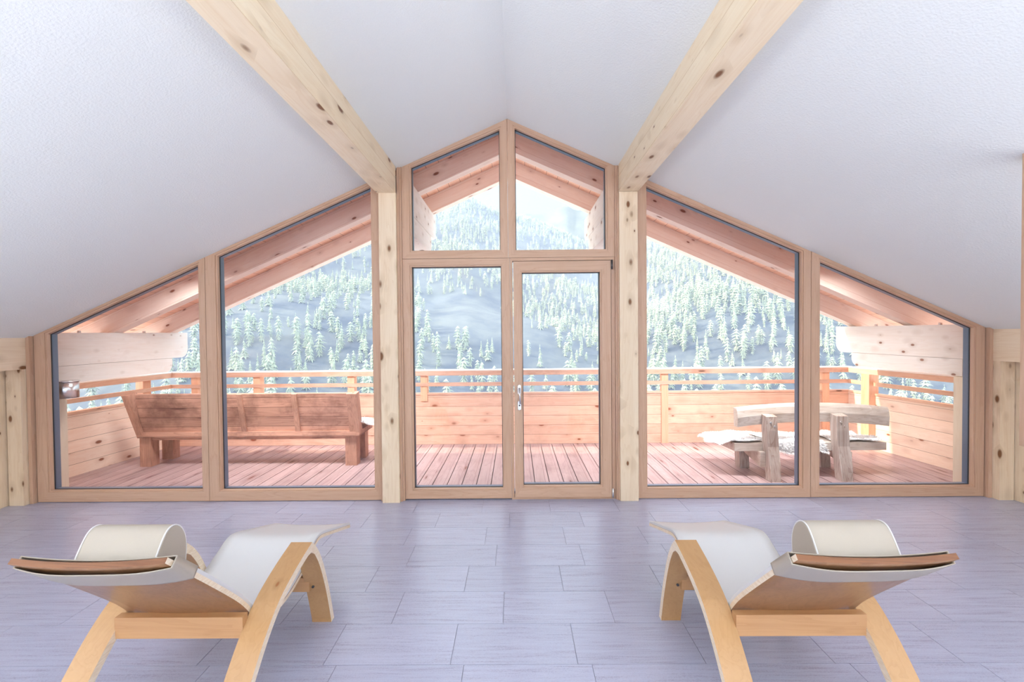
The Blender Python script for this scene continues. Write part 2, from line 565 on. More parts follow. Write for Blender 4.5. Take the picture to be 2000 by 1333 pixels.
def root_struct(name, label=None, loc=(0, 0, 0)):
    o = bpy.data.objects.new(name, None)
    COL.objects.link(o)
    o.location = loc
    o.empty_display_size = 0.2
    o['kind'] = 'structure'
    if label:
        o['label'] = label
    return o


def catmull(pts, n=6):
    out = []
    P = [pts[0]] + list(pts) + [pts[-1]]
    for i in range(1, len(P) - 2):
        p0, p1, p2, p3 = (np.array(P[k], float) for k in (i - 1, i, i + 1, i + 2))
        for k in range(n):
            t = k / n
            out.append(tuple(0.5 * ((2 * p1) + (-p0 + p2) * t + (2 * p0 - 5 * p1 + 4 * p2 - p3) * t * t + (-p0 + 3 * p1 - 3 * p2 + p3) * t ** 3)))
    out.append(tuple(map(float, pts[-1])))
    return out


# ------------------------------------------------------------------ room shell
XR, ZR = -0.059, 3.528            # ridge of the ceiling
SL, SR = 0.440, 0.4467            # slopes


def zc(x):
    return ZR - (SL * (XR - x) if x < XR else SR * (x - XR))


XL, XRt = -4.70, 4.505             # side walls
YB, YW = -7.5, 4.20               # back wall, glazed gable

# floor: grout bed with laid tiles
bm = bmesh.new()
add_box(bm, XL - 0.2, XRt + 0.2, YB - 0.2, 4.36, -0.12, -0.003, 1)
offs = {0: -0.9205, 1: -0.680, 2: -0.923, 3: -0.747, 4: -0.839, 5: -0.661, 6: -0.907}
random.seed(4)
for k in range(-32, 8):
    y0 = 2.0967 + 0.3 * k
    y1 = min(y0 + 0.3, 4.34)
    off = offs.get(k, random.uniform(-0.9, -0.4))
    for i in range(-8, 11):
        x0 = off + 0.6 * i
        x1 = x0 + 0.6
        x0c, x1c = max(x0, XL - 0.05), min(x1, XRt + 0.05)
        if x1c - x0c < 0.02:
            continue
        add_box(bm, x0c + 0.0013, x1c - 0.0013, y0 + 0.0013, y1 - 0.0013, -0.012, 0.0, 0)
struct(finish(bm, 'floor', ['tile', 'grout']), 'slate-grey plank tiles laid in staggered rows')

# ceiling slopes
bm = bmesh.new()
add_prism(bm, [(XL - 0.1, zc(XL - 0.1)), (XR, ZR), (XR, ZR + 0.12), (XL - 0.1, zc(XL - 0.1) + 0.12)], YB, YW + 0.012, 'XZ')
add_prism(bm, [(XR, ZR), (XRt + 0.1, zc(XRt + 0.1)), (XRt + 0.1, zc(XRt + 0.1) + 0.12), (XR, ZR + 0.12)], YB, YW + 0.012, 'XZ')
struct(finish(bm, 'ceiling', 'plaster'), 'white roughcast sloping ceiling')

gable = [(XL, 0), (XRt, 0), (XRt, zc(XRt)), (XR, ZR), (XL, zc(XL))]
struct(prism('wall_back', [(XL - .1, -.1), (XRt + .1, -.1), (XRt + .1, zc(XRt) + .05), (XR, ZR + .1), (XL - .1, zc(XL) + .05)], YB - 0.12, YB, 'XZ', 'wallpaint'))
# side walls: vertical timber boards
bm = bmesh.new()
y = YB
while y < 4.10:
    y1 = min(y + 0.22, 4.33)
    add_box(bm, XL - 0.06, XL, y + 0.002, y1 - 0.002, 0, 1.62)
    y += 0.22
add_box(bm, XL - 0.12, XL - 0.05, YB, 4.33, 0, 1.62)
struct(finish(bm, 'wall_left', 'spruceZ'), 'vertical spruce boards below the eave')
bm = bmesh.new()
y = YB
while y < 4.10:
    y1 = min(y + 0.22, 4.33)
    add_box(bm, XRt, XRt + 0.06, y + 0.002, y1 - 0.002, 0, 1.62)
    y += 0.22
add_box(bm, XRt + 0.05, XRt + 0.12, YB, 4.33, 0, 1.62)
struct(finish(bm, 'wall_right', 'spruceZ'), 'vertical spruce boards below the eave')
# gable strip between the ceiling and the porch roof boards (outside)
bm = bmesh.new()
ZP = 3.60


def zb(x):                         # underside of the porch rafters
    return ZP - 0.443 * abs(x + 0.05)


def zs(x):                         # soffit boards
    return zb(x) + 0.225


for a, b in ((-5.9, XR), (XR, 5.8)):
    lo = [(a, min(zc(a), zs(a)) if a < 0 else zc(a)), (b, zc(b))]
    add_prism(bm, [(a, zc(a)), (b, zc(b)), (b, zs(b) + 0.03), (a, zs(a) + 0.03)], YW + 0.02, YW + 0.12, 'XZ')
struct(finish(bm, 'wall_gable', 'soffit'))
# wall pieces beside the glazing, from the side frames outward
struct(box('wall_gable_left', -5.05, -4.55, YW + 0.005, YW + 0.13, 0, 1.50, 'spruceZ'))
struct(box('wall_gable_right', 4.37, 5.0, YW + 0.005, YW + 0.13, 0, 1.50, 'spruceZ'))

# purlins (ridge-parallel glulam beams) and eave purlins, running on through the glazing
def eave_beam(name, x0, x1, label):
    b = box(name, x0, x1, YB, YW - 0.005, 1.262, zc(x0 if x0 > 0 else x1) + 0.02, 'spruceY', bevel=0.003)
    return struct(b, label)


struct(prism('purlin_beam', [(-1.250, 2.842), (-1.078, 2.842), (-1.078, zc(-1.078) + 0.05), (-1.250, zc(-1.250) + 0.05)], YB, YW - 0.06, 'XZ', 'purlin', bevel=0.004, seg=1),
       'knotty pale spruce ceiling purlin carried by the post left of the fixed door pane')
struct(prism('purlin_beam', [(0.950, 2.834), (1.126, 2.834), (1.126, zc(1.126) + 0.05), (0.950, zc(0.950) + 0.05)], YB, YW - 0.06, 'XZ', 'purlin', bevel=0.004, seg=1),
       'knotty pale spruce ceiling purlin carried by the post right of the balcony door')
struct(prism('eave_beam', [(-4.76, 1.262), (-4.548, 1.262), (-4.548, zc(-4.548) + 0.02), (-4.76, zc(-4.76) + 0.02)], YB, YW - 0.004, 'XZ', 'spruceY', bevel=0.003, seg=1),
       'pale spruce eave beam along the left wall')
struct(prism('eave_beam', [(4.365, 1.262), (4.52, 1.262), (4.52, zc(4.52) + 0.02), (4.365, zc(4.365) + 0.02)], YB, YW - 0.004, 'XZ', 'spruceY', bevel=0.003, seg=1),
       'pale spruce eave beam along the right wall')


def post(name, x0, x1, y0, y1, z1, label):
    return struct(box(name, x0, x1, y0, y1, 0, z1, 'spruceZ', bevel=0.004), label)


post('timber_post', -1.236, -1.078, 4.135, 4.33, 2.842, 'knotty spruce post between the left window and the fixed door pane')
post('timber_post', 0.955, 1.122, 4.145, 4.33, 2.834, 'knotty spruce post between the balcony door and the right window')
post('timber_post', -4.688, -4.552, 4.12, 4.195, 1.262, 'knotty spruce post at the left wall')
post('timber_post', 4.368, 4.498, 4.105, 4.195, 1.262, 'knotty spruce post at the right wall')

# ------------------------------------------------------------------ glazing
YF0, YF1 = 4.200, 4.300           # frame depth
YG = 4.252


def unit(root, outer, glass_poly, mats, door=False, yo=0.0):
    """frame ring with an inner bead, gaskets, outer cladding and a pane; side order bottom, right, (tops), left"""
    n = len(outer)
    sm = []
    for i in range(n):
        dx = abs(outer[(i + 1) % n][0] - outer[i][0])
        dz = abs(outer[(i + 1) % n][1] - outer[i][1])
        sm.append(0 if dz < 0.05 * dx else (1 if dx < 0.05 * dz else 2 if (outer[(i + 1) % n][1] > outer[i][1]) == (outer[(i + 1) % n][0] > outer[i][0]) else 3))
    M4 = ['frameX', 'frameZ', MAT['slope_up'], MAT['slope_dn']]
    bead = inset(glass_poly, -0.016)
    y0, y1 = YF0 + yo, YF1 + yo
    ring('frame', outer, bead, y0, y1, M4, root, sm, bevel=0.002)
    ring('glazing_bead', bead, inset(glass_poly, -0.002), y0 + 0.008, y0 + 0.045, M4, root, sm)
    ring('gasket', inset(glass_poly, -0.004), inset(glass_poly, 0.004), y0 + 0.044, y0 + 0.0505, 'gasket', root)
    ring('outer_cladding', bead, inset(glass_poly, 0.000), y0 + 0.056, y1 + 0.008, 'cladding', root)
    pane = bmesh.new()
    vs = [pane.verts.new((x, y0 + 0.053, z)) for x, z in inset(glass_poly, -0.012)]
    pane.faces.new(vs)
    me = bpy.data.meshes.new('glass_pane')
    pane.to_mesh(me)
    pane.free()
    g = link('glass_pane', me, 'glass', root)
    return g


MAT['slope_up'] = wood('larch_frame_slope_up', FR_L, FR_D, 'X', rot=A, knots=0, rough=0.38, grain=0.9)
MAT['slope_dn'] = wood('larch_frame_slope_dn', FR_L, FR_D, 'X', rot=-A, knots=0, rough=0.38, grain=0.9)


def win(name, label, outer, gp, yo=0.0):
    r = root_struct(name, label, ((outer[0][0] + outer[1][0]) / 2, YF0, outer[0][1]))
    unit(r, outer, gp, None, yo=yo)
    return r


def tz(x):
    return zc(x) + 0.012


SGL = lambda x, d: zc(x) - d
G = 0.062
win('window_1', 'far left window with slanting top under the eave', [(-4.505, 0.004), (-2.884, 0.004), (-2.884, tz(-2.884)), (-4.505, tz(-4.505))],
    [(-4.388, 0.112), (-2.953, 0.112), (-2.953, zc(-2.953) - 0.038), (-4.388, zc(-4.388) - 0.040)])
win('window_2', 'tall left window with slanting top beside the left post', [(-2.880, 0.004), (-1.240, 0.004), (-1.240, tz(-1.240)), (-2.880, tz(-2.880))],
    [(-2.770, 0.108), (-1.331, 0.108), (-1.331, zc(-1.331) - 0.045), (-2.770, zc(-2.770) - 0.040)])
win('window_3', 'tall fixed pane left of the balcony door', [(-1.040, 0.012), (-0.046, 0.012), (-0.046, 2.250), (-1.040, 2.250)],
    [(-0.957, 0.106), (-0.128, 0.106), (-0.128, 2.176), (-0.957, 2.176)])
win('window_4', 'upper left gable pane above the fixed door pane', [(-1.040, 2.253), (-0.061, 2.253), (-0.061, tz(XR)), (-1.040, tz(-1.040))],
    [(-0.952, 2.330), (-0.133, 2.330), (-0.133, zc(-0.133) - 0.060), (-0.952, zc(-0.952) - 0.035)])
win('window_5', 'upper right gable pane above the balcony door', [(-0.058, 2.253), (0.925, 2.253), (0.925, tz(0.925)), (-0.058, tz(XR))],
    [(0.013, 2.326), (0.844, 2.326), (0.844, zc(0.844) - 0.050), (0.013, zc(0.013) - 0.052)])
win('window_6', 'tall right window with slanting top beside the right post', [(1.128, 0.004), (2.728, 0.004), (2.728, tz(2.728)), (1.128, tz(1.128))],
    [(1.222, 0.102), (2.645, 0.102), (2.645, zc(2.645) - 0.042), (1.222, zc(1.222) - 0.058)])
win('window_7', 'far right window with slanting top under the eave', [(2.732, 0.004), (4.325, 0.004), (4.325, tz(4.325)), (2.732, tz(2.732))],
    [(2.818, 0.102), (4.229, 0.102), (4.229, zc(4.229) - 0.048), (2.818, zc(2.818) - 0.050)])

# the balcony door: fixed casing and moving leaf
d = root_struct('door_1', 'single glazed balcony door with steel lever handle', (0.44, YF0, 0))
ring('casing', [(-0.044, 0.0), (0.925, 0.0), (0.925, 2.251), (-0.044, 2.251)], [(-0.022, 0.02), (0.892, 0.02), (0.892, 2.224), (-0.022, 2.224)], 4.205, 4.30, ['frameX', 'frameZ'], d, [0, 1, 0, 1])
dg = [(0.067, 0.133), (0.784, 0.133), (0.784, 2.112), (0.067, 2.112)]
leaf = [(-0.014, 0.024), (0.884, 0.024), (0.884, 2.216), (-0.014, 2.216)]
unit(d, leaf, dg, None, yo=-0.016)
bm = bmesh.new()
for z0, z1 in ((0.985, 1.075), (0.842, 0.925)):   # rounded steel roses
    n = 24
    poly = []
    for i in range(n):
        a = 2 * math.pi * i / n
        cx, cz = 0.033, (z1 - 0.015 if math.sin(a) > 0 else z0 + 0.015)
        poly.append((cx + 0.0155 * math.cos(a), cz + 0.0155 * math.sin(a)))
    add_prism(bm, poly, 4.176, 4.184, 'XZ')
finish(bm, 'lock_plate', 'steel', d, bevel=0.0015)
bm = bmesh.new()
add_cyl(bm, (0.033, 4.178, 1.045), (0.033, 4.130, 1.045), 0.009)
add_cyl(bm, (0.033, 4.136, 1.052), (0.040, 4.132, 0.905), 0.009, 0.0075)
finish(bm, 'lever_handle', 'steel', d, smooth=True)
bm = bmesh.new()
add_cyl(bm, (0.033, 4.1765, 0.885), (0.033, 4.174, 0.885), 0.008)
finish(bm, 'key_cylinder', 'dark', d)
for z, m in ((2.135, 'dark'), (0.02, 'steel')):
    bm = bmesh.new()
    add_cyl(bm, (0.893, 4.176, z), (0.893, 4.176, z + 0.085), 0.0085)
    add_box(bm, 0.884, 0.897, 4.178, 4.198, z + 0.01, z + 0.075)
    finish(bm, 'hinge', m, d)

# cover strips between frames, posts and side walls
tr = [(-1.078, -1.058, 4.17), (-1.058, -1.041, 4.186), (-1.262, -1.241, 4.185), (0.926, 0.940, 4.186), (0.940, 0.956, 4.17), (1.122, 1.130, 4.185)]
for i, (a, b, yy) in enumerate(tr):
    zt = zc((a + b) / 2)
    struct(box('trim_%d' % (i + 1), a, b, yy, 4.31, 0.0, zt + 0.01, 'frameZ', bevel=0.002), 'narrow larch cover strip')
for i, (a, b) in enumerate(((-4.547, -4.514), (4.333, 4.366))):
    struct(box('trim_%d' % (i + 7), a, b, 4.196 - 0.03, 4.31, 0.0, zc(b if b < 0 else a) + 0.0, 'frameZ', bevel=0.002), 'narrow larch cover strip')
for i, (a, b) in enumerate(((-4.514, -4.505), (4.325, 4.333))):
    struct(box('trim_%d' % (i + 9), a, b, 4.207, 4.31, 0.0, zc(b if b < 0 else a), 'felt'), 'dark sealing strip')
# slim larch upright that comes into view at the right edge, hung from the ceiling
struct(prism('trim_11', [(2.462, 0.983), (2.52, 0.983), (2.52, zc(2.52) + 0.02), (2.462, zc(2.462) + 0.02)], 2.165, 2.225, 'XZ', 'frameZ', bevel=0.002, seg=1), 'larch upright hanging from the ceiling slope at the right')
struct(box('trim_12', -1.05, 0.93, 4.33, 4.40, -0.03, 0.035, 'cladding', bevel=0.003), 'aluminium door sill outside')

# ------------------------------------------------------------------ balcony
DZ = -0.02
bm = bmesh.new()
x = -5.163
while x < 5.05:
    add_box(bm, x + 0.0045, x + 0.1485, 4.30, 6.46, DZ - 0.03, DZ)
    x += 0.153
add_box(bm, -5.2, 5.1, 4.30, 6.6, DZ - 0.16, DZ - 0.05)
dk = finish(bm, 'balcony_floor', 'deck')
dk.location.x = 0.0
struct(dk, 'pinkish larch deck boards running out from the glazing')


def side_x(left, y):               # the side parapets draw slightly together outwards
    return (-5.035 + (y - 4.6) / 1.82 * 0.13) if left else (4.885 - (y - 4.6) / 1.82 * 0.20)


YP = 6.40                          # inner face of the far parapet
r = thing('balcony_railing', 'long larch parapet with two rails running along the far edge of the balcony', 'railing', (-0.1, YP, DZ), 'larch balcony parapets')
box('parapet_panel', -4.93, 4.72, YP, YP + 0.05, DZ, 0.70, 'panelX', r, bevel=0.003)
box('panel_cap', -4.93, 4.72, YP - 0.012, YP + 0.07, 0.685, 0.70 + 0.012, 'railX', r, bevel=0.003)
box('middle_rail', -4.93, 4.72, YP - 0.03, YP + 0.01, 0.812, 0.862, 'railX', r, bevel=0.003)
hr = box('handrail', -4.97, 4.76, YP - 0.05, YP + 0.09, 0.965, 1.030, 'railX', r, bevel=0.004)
box('rail_top_light', -4.97, 4.76, YP - 0.052, YP + 0.092, 1.030, 1.042, 'rail_top_light', r, bevel=0.003)
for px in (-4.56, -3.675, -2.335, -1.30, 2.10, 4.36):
    box('railing_post', px - 0.048, px + 0.048, YP - 0.018, YP + 0.09 if px != 2.10 else YP + 0.05, DZ if px > 2 else 0.60, 0.966, 'railZ', r, bevel=0.003)


def side_parapet(left):
    nm = 'left' if left else 'right'
    s = -1 if left else 1
    y0, y1 = 4.56, YP
    xa, xb = side_x(left, y0), side_x(left, y1)
    r = thing('balcony_railing', 'larch side parapet closing the %s end of the balcony' % nm, 'railing', ((xa + xb) / 2, 5.5, DZ), 'larch balcony parapets')

    def bar(name, o0, o1, z0, z1, m, ya=y0, yb=y1, bev=0.003):
        bm = bmesh.new()
        A_, B_ = side_x(left, ya), side_x(left, yb)
        add_prism(bm, [(A_ + s * o0, ya), (B_ + s * o0, yb), (B_ + s * o1, yb), (A_ + s * o1, ya)], z0, z1, 'XY')
        finish(bm, name, m, r, bevel=bev)
    bar('parapet_panel', 0, 0.05, DZ, 0.70, 'panelY')
    bar('panel_cap', -0.012, 0.07, 0.685, 0.712, 'railY')
    bar('middle_rail', -0.03, 0.01, 0.812, 0.862, 'railY')
    bar('handrail', -0.05, 0.09, 0.965, 1.030, 'railY')
    bar('rail_top_light', -0.052, 0.092, 1.030, 1.042, 'rail_top_light')
    if left:
        bar('railing_post', -0.018, 0.08, 0.60, 0.966, 'railZ', 5.93, 6.05)
    else:
        bar('railing_post', -0.085, 0.04, DZ, 0.966, 'railZ', 5.98, 6.10)
    return r


side_parapet(True)
side_parapet(False)

# porch roof: soffit boards, rafters
bm = bmesh.new()
for a, b in ((-6.0, -0.05), (-0.05, 5.95)):
    add_prism(bm, [(a, zs(a)), (b, zs(b)), (b, zs(b) + 0.03), (a, zs(a) + 0.03)], YW + 0.10, 6.12, 'XZ')
struct(finish(bm, 'ceiling_porch', 'soffit'), 'porch roof boarding')
bm = bmesh.new()
for a, b in ((-6.1, -0.05), (-0.05, 6.05)):
    add_prism(bm, [(a, zs(a) + 0.032), (b, zs(b) + 0.032), (b, zs(b) + 0.20), (a, zs(a) + 0.20)], YB - 0.2, 6.16, 'XZ')
struct(finish(bm, 'roof', 'roofing'))
for (ya, yb) in ((5.10, 5.235), (5.95, 6.085)):
    for (a, b, m, nm) in ((-6.0, -0.05, 'rafter_l', 'left'), (-0.05, 5.95, 'rafter_r', 'right')):
        struct(prism('rafter_beam', [(a, zb(a)), (b, zb(b)), (b, zs(b) - 0.001), (a, zs(a) - 0.001)], ya, yb, 'XZ', m, bevel=0.004, seg=1),
               '%s porch rafter, %s of the two' % (nm, 'the one beside the glazing' if ya < 5.5 else 'the outer one'))

# outer ends of the purlins
def corbel_end(y_end, zt, zm, rnd, yst):
    """profile in YZ of a beam whose lower outer corner is rounded"""
    p = [(yst, zm), (y_end - rnd, zm)]
    for i in range(1, 7):
        a = i / 7 * math.pi / 2
        p.append((y_end - rnd + rnd * math.sin(a), zm + rnd * (1 - math.cos(a))))
    p += [(y_end, zm + rnd), (y_end, zt), (yst, zt)]
    return p


YO = YF1 + 0.04
for (x0, x1, zt, zm, zl, ye, yl, nm) in (
        (-1.250, -1.075, zb(-1.075) - 0.002, 2.815, 2.600, 6.20, 5.90, 'left inner'),
        (0.955, 1.126, zb(1.126) - 0.002, 2.790, 2.575, 6.20, 5.90, 'right inner'),
        (-4.71, -4.550, 1.600, 1.266, 1.085, 6.25, 5.97, 'left outer'),
        (4.370, 4.53, 1.600, 1.262, 1.090, 6.20, 5.92, 'right outer')):
    rr = root_struct('purlin_beam', 'pale weathered %s purlin end with stepped rounded corbel outside' % nm, ((x0 + x1) / 2, YO, zl))
    prism('upper_beam', corbel_end(ye, zt, zm, 0.12, YO), x0, x1, 'YZ', 'whitewood', rr, bevel=0.002, seg=1)
    prism('corbel', corbel_end(yl, zm - 0.003, zl, 0.11, YO + (0.12 if x0 > 4 else 0)), x0 + (0.004), x1 - 0.004, 'YZ', 'whitewood', rr, bevel=0.002, seg=1)
    if abs(x0) > 3:
        xm = x1 if x0 < 0 else x0
        for yb in (4.72, 5.55):
            bm = bmesh.new()
            add_cyl(bm, (xm + (-0.03 if x0 < 0 else 0.03), yb, 1.598), (xm + (-0.03 if x0 < 0 else 0.03), yb, 1.622), 0.016)
            finish(bm, 'bolt', 'steel', rr)
    else:
        bm = bmesh.new()
        xm = (x0 + x1) / 2
        add_cyl(bm, (xm, 5.70, zl), (xm, 5.70, zl - 0.008), 0.034)
        add_cyl(bm, (xm, 5.70, zl - 0.008), (xm, 5.70, zl - 0.028), 0.010)
        finish(bm, 'bolt', 'dark', rr)

for (x0, x1, nm) in ((-4.71, -4.552, 'left'), (4.372, 4.53, 'right')):
    struct(box('timber_post', x0, x1, YO, 4.545, DZ, 1.084, 'whitepost', bevel=0.004), 'pale weathered post under the %s outer purlin' % nm)

# wall lamp on the left outer post
L = thing('wall_lamp', 'brushed steel cylinder wall lamp on the pale post outside the far left window', 'lamp', (-4.43, 4.58, 0.93))
bm = bmesh.new()
add_cyl(bm, (-4.425, 4.425, 0.957), (-4.425, 4.425, 1.118), 0.088, n=40)
finish(bm, 'lamp_body', 'steel', L, bevel=0.003)
bm = bmesh.new()
add_cyl(bm, (-4.425, 4.425, 1.118), (-4.425, 4.425, 1.127), 0.094, n=40)
finish(bm, 'lamp_lid', 'steel', L, bevel=0.002)
box('mounting_bracket', -4.551, -4.48, 4.385, 4.465, 0.96, 1.115, 'steel', L, bevel=0.004)

# ------------------------------------------------------------------ left bench (seen from behind)
B = thing('wooden_bench', 'long reddish reclaimed-wood bench with plank back turned to the windows on the left', 'bench', (-3.25, 5.5, DZ))
yb0, yt0, zb0, zt0 = 5.40, 5.30, 0.40, 0.868
n_ = Vector((0, -(zt0 - zb0), -(yb0 - yt0))).normalized()


def lean(t, off=0.0):              # point on the tilted back, t 0..1 up, off towards the windows
    return (yb0 + (yt0 - yb0) * t + n_.y * off, zb0 + (zt0 - zb0) * t + n_.z * off)


def tilted(name, x0, x1, t0, t1, o0, o1, m, bev=0.004):
    return prism(name, [lean(t0, o0), lean(t0, o1), lean(t1, o1), lean(t1, o0)], x0, x1, 'YZ', m, B, bevel=bev)


xl_, xr_ = -4.54, -1.90
tilted('backrest', xl_ + 0.05, xr_ - 0.02, 0.0, 1.0, -0.025, 0.012, 'oldwoodX')
for bx in (-3.25, -2.605):
    tilted('back_batten', bx - 0.03, bx + 0.03, -0.03, 1.0, 0.012, 0.034, 'oldwoodZ')
tilted('back_batten', xr_ - 0.085, xr_ - 0.012, -0.03, 1.0, 0.012, 0.040, 'oldwoodZ')
tilted('end_board', xr_ - 0.012, xr_ + 0.035, -0.05, 1.0, -0.06, 0.042, 'oldwoodZ')
bm = bmesh.new()
ends = [lean(-0.12, -0.07), lean(-0.12, 0.045), lean(1.0, 0.045), lean(1.0, -0.09)]
sh = [0.0, 0.0, -0.085, -0.085]
va = [bm.verts.new((xl_ + d_, q[0], q[1])) for q, d_ in zip(ends, sh)]
vb = [bm.verts.new((xl_ + 0.075 + d_, q[0], q[1])) for q, d_ in zip(ends, sh)]
bm.faces.new(va)
bm.faces.new(vb[::-1])
for i in range(4):
    bm.faces.new((va[i], vb[i], vb[(i + 1) % 4], va[(i + 1) % 4]))
finish(bm, 'end_board', 'oldwoodZ', B, bevel=0.004)
box('seat', xl_, xr_ + 0.03, 5.36, 5.86, 0.345, 0.405, 'oldwoodX', B, bevel=0.006)
box('seat_rail', xl_ + 0.1, xr_ - 0.06, 5.42, 5.48, 0.300, 0.384, 'oldwoodX', B, bevel=0.004)
box('seat_rail', xl_ + 0.1, xr_ - 0.03, 5.76, 5.81, 0.280, 0.345, 'oldwoodX', B, bevel=0.004)
for lx in (xl_ - 0.02 + 0.02, xr_ - 0.155):
    box('leg', lx, lx + 0.135, 5.40, 5.53, DZ, 0.395, 'oldwoodZ', B, bevel=0.006)
for lx in (xl_ + 0.06 - 0.05, xr_ - 0.165):
    box('leg', lx, lx + 0.14, 5.73, 5.85, DZ, 0.345, 'oldwoodZ', B, bevel=0.006)


def sheepskin(label, outline_fn, nx, ny, tufts, seed, group):
    """draped skin: outline_fn(u, v) gives a point; covered with short locks"""
    rnd = random.Random(seed)
    bm = bmesh.new()
    G_ = [[None] * (ny + 1) for _ in range(nx + 1)]
    for i in range(nx + 1):
        for j in range(ny + 1):
            p = Vector(outline_fn(i / nx, j / ny))
            p.z += rnd.uniform(0, 0.006)
            G_[i][j] = p
    top = [[bm.verts.new(G_[i][j] + Vector((0, 0, 0.014))) for j in range(ny + 1)] for i in range(nx + 1)]
    bot = [[bm.verts.new(G_[i][j]) for j in range(ny + 1)] for i in range(nx + 1)]
    for i in range(nx):
        for j in range(ny):
            bm.faces.new((top[i][j], top[i + 1][j], top[i + 1][j + 1], top[i][j + 1]))
            bm.faces.new((bot[i][j], bot[i][j + 1], bot[i + 1][j + 1], bot[i + 1][j]))
    for i in range(nx):
        for (q, a) in ((0, 0), (ny, 1)):
            bm.faces.new((top[i][q], bot[i][q], bot[i + 1][q], top[i + 1][q]))
    for j in range(ny):
        for q in (0, nx):
            bm.faces.new((top[q][j], top[q][j + 1], bot[q][j + 1], bot[q][j]))
    bmesh.ops.recalc_face_normals(bm, faces=bm.faces)
    for k in range(tufts):
        u, v = rnd.random(), rnd.random()
        if rnd.random() < 0.3:
            if rnd.random() < 0.5:
                u = rnd.choice((0.0, 1.0))
            else:
                v = rnd.choice((0.0, 1.0))
        p = Vector(outline_fn(u, v))
        e = 0.02
        pu = Vector(outline_fn(min(1, u + e), v)) - Vector(outline_fn(max(0, u - e), v))
        pv = Vector(outline_fn(u, min(1, v + e))) - Vector(outline_fn(u, max(0, v - e)))
        nn = pu.cross(pv)
        if nn.length < 1e-9:
            continue
        nn.normalize()
        if nn.z < 0 and abs(nn.z) > 0.3:
            nn = -nn
        if abs(nn.z) <= 0.3 and nn.y > 0:
            nn = -nn
        outw = Vector((0, 0, 0))
        if u < 0.04: outw -= pu.normalized()
        if u > 0.96: outw += pu.normalized()
        if v < 0.04: outw -= pv.normalized()
        if v > 0.96: outw += pv.normalized()
        dr = (nn * 0.8 + outw * 1.0 + Vector((rnd.uniform(-1, 1), rnd.uniform(-1, 1), rnd.uniform(-0.5, 0.3)))).normalized()
        Lh = rnd.uniform(0.018, 0.036)
        sd_ = dr.orthogonal().normalized() * 0.0045
        b_ = p + nn * 0.010
        v1, v2 = bm.verts.new(b_ - sd_), bm.verts.new(b_ + sd_)
        v3 = bm.verts.new(b_ + dr * Lh * 0.6 + sd_ * 0.8 + Vector((0, 0, -0.001)))
        v4 = bm.verts.new(b_ + dr * Lh + Vector((0, 0, -0.006)))
        bm.faces.new((v1, v2, v3))
        bm.faces.new((v1, v3, v4))
    me = bpy.data.meshes.new('sheepskin')
    bm.to_mesh(me)
    bm.free()
    o = link('sheepskin', me, 'fur')
    o['label'] = label
    o['category'] = 'sheepskin'
    if group:
        o['group'] = group
    return o


def skin_left(u, v):
    # hangs over the right end of the long bench
    x = -2.10 + 0.30 * u + 0.02 * math.sin(7 * v)
    yy = 5.44 + 0.36 * v + 0.02 * math.sin(6 * u)
    z = 0.412 + 0.02 * math.sin(3 * v + 1) + 0.02 * math.sin(math.pi * v)
    if x > -1.845:
        z -= (x + 1.845) * 0.9
    if v > 0.3:
        z += 0.03 * math.sin(math.pi * u)
    return (x + (0.13 * v * u), yy, z + 0.075 * (1 - v) * u)


sheepskin('white sheepskin draped over the end of the long reclaimed-wood bench', skin_left, 10, 12, 1500, 5, 'sheepskins on the benches')

# ------------------------------------------------------------------ right bench
R2 = thing('wooden_bench', 'pale carved-wood bench with curved backrest plank standing on the right of the deck', 'bench', (3.15, 4.95, DZ))
ns = 14
bm = bmesh.new()
x0, x1 = 2.375, 3.995


def crown(x):
    t = (x - x0) / (x1 - x0)
    return 0.045 * math.sin(math.pi * t) ** 0.8 if 0 < t < 1 else 0.0


yA, yB_ = 4.86, 4.95
rows_ = []
for i in range(ns + 1):
    x = x0 + (x1 - x0) * i / ns
    c = crown(x)
    y_ = 0.05 * math.sin(math.pi * i / ns)
    zt = 0.723 + c * 0.9
    zbm = 0.520 + c * 1.0
    rows_.append([bm.verts.new(q) for q in ((x, yA + y_, zbm), (x, yA + y_ - 0.008, (zt + zbm) / 2), (x, yA + y_ + 0.006, zt - 0.03), (x, yA + y_ + 0.022, zt), (x, yB_ + y_, zt - 0.004), (x, yB_ + y_ - 0.01, zbm))])
for i in range(ns):
    for k in range(6):
        bm.faces.new((rows_[i][k], rows_[i + 1][k], rows_[i + 1][(k + 1) % 6], rows_[i][(k + 1) % 6]))
bm.faces.new(rows_[0])
bm.faces.new(rows_[-1][::-1])
finish(bm, 'backrest', 'stoneX', R2, bevel=0.004)
prism('seat', [(4.87, 0.260), (5.36, 0.245), (5.36, 0.325), (4.87, 0.345)], 2.35, 3.975, 'YZ', 'stoneX', R2, bevel=0.008)
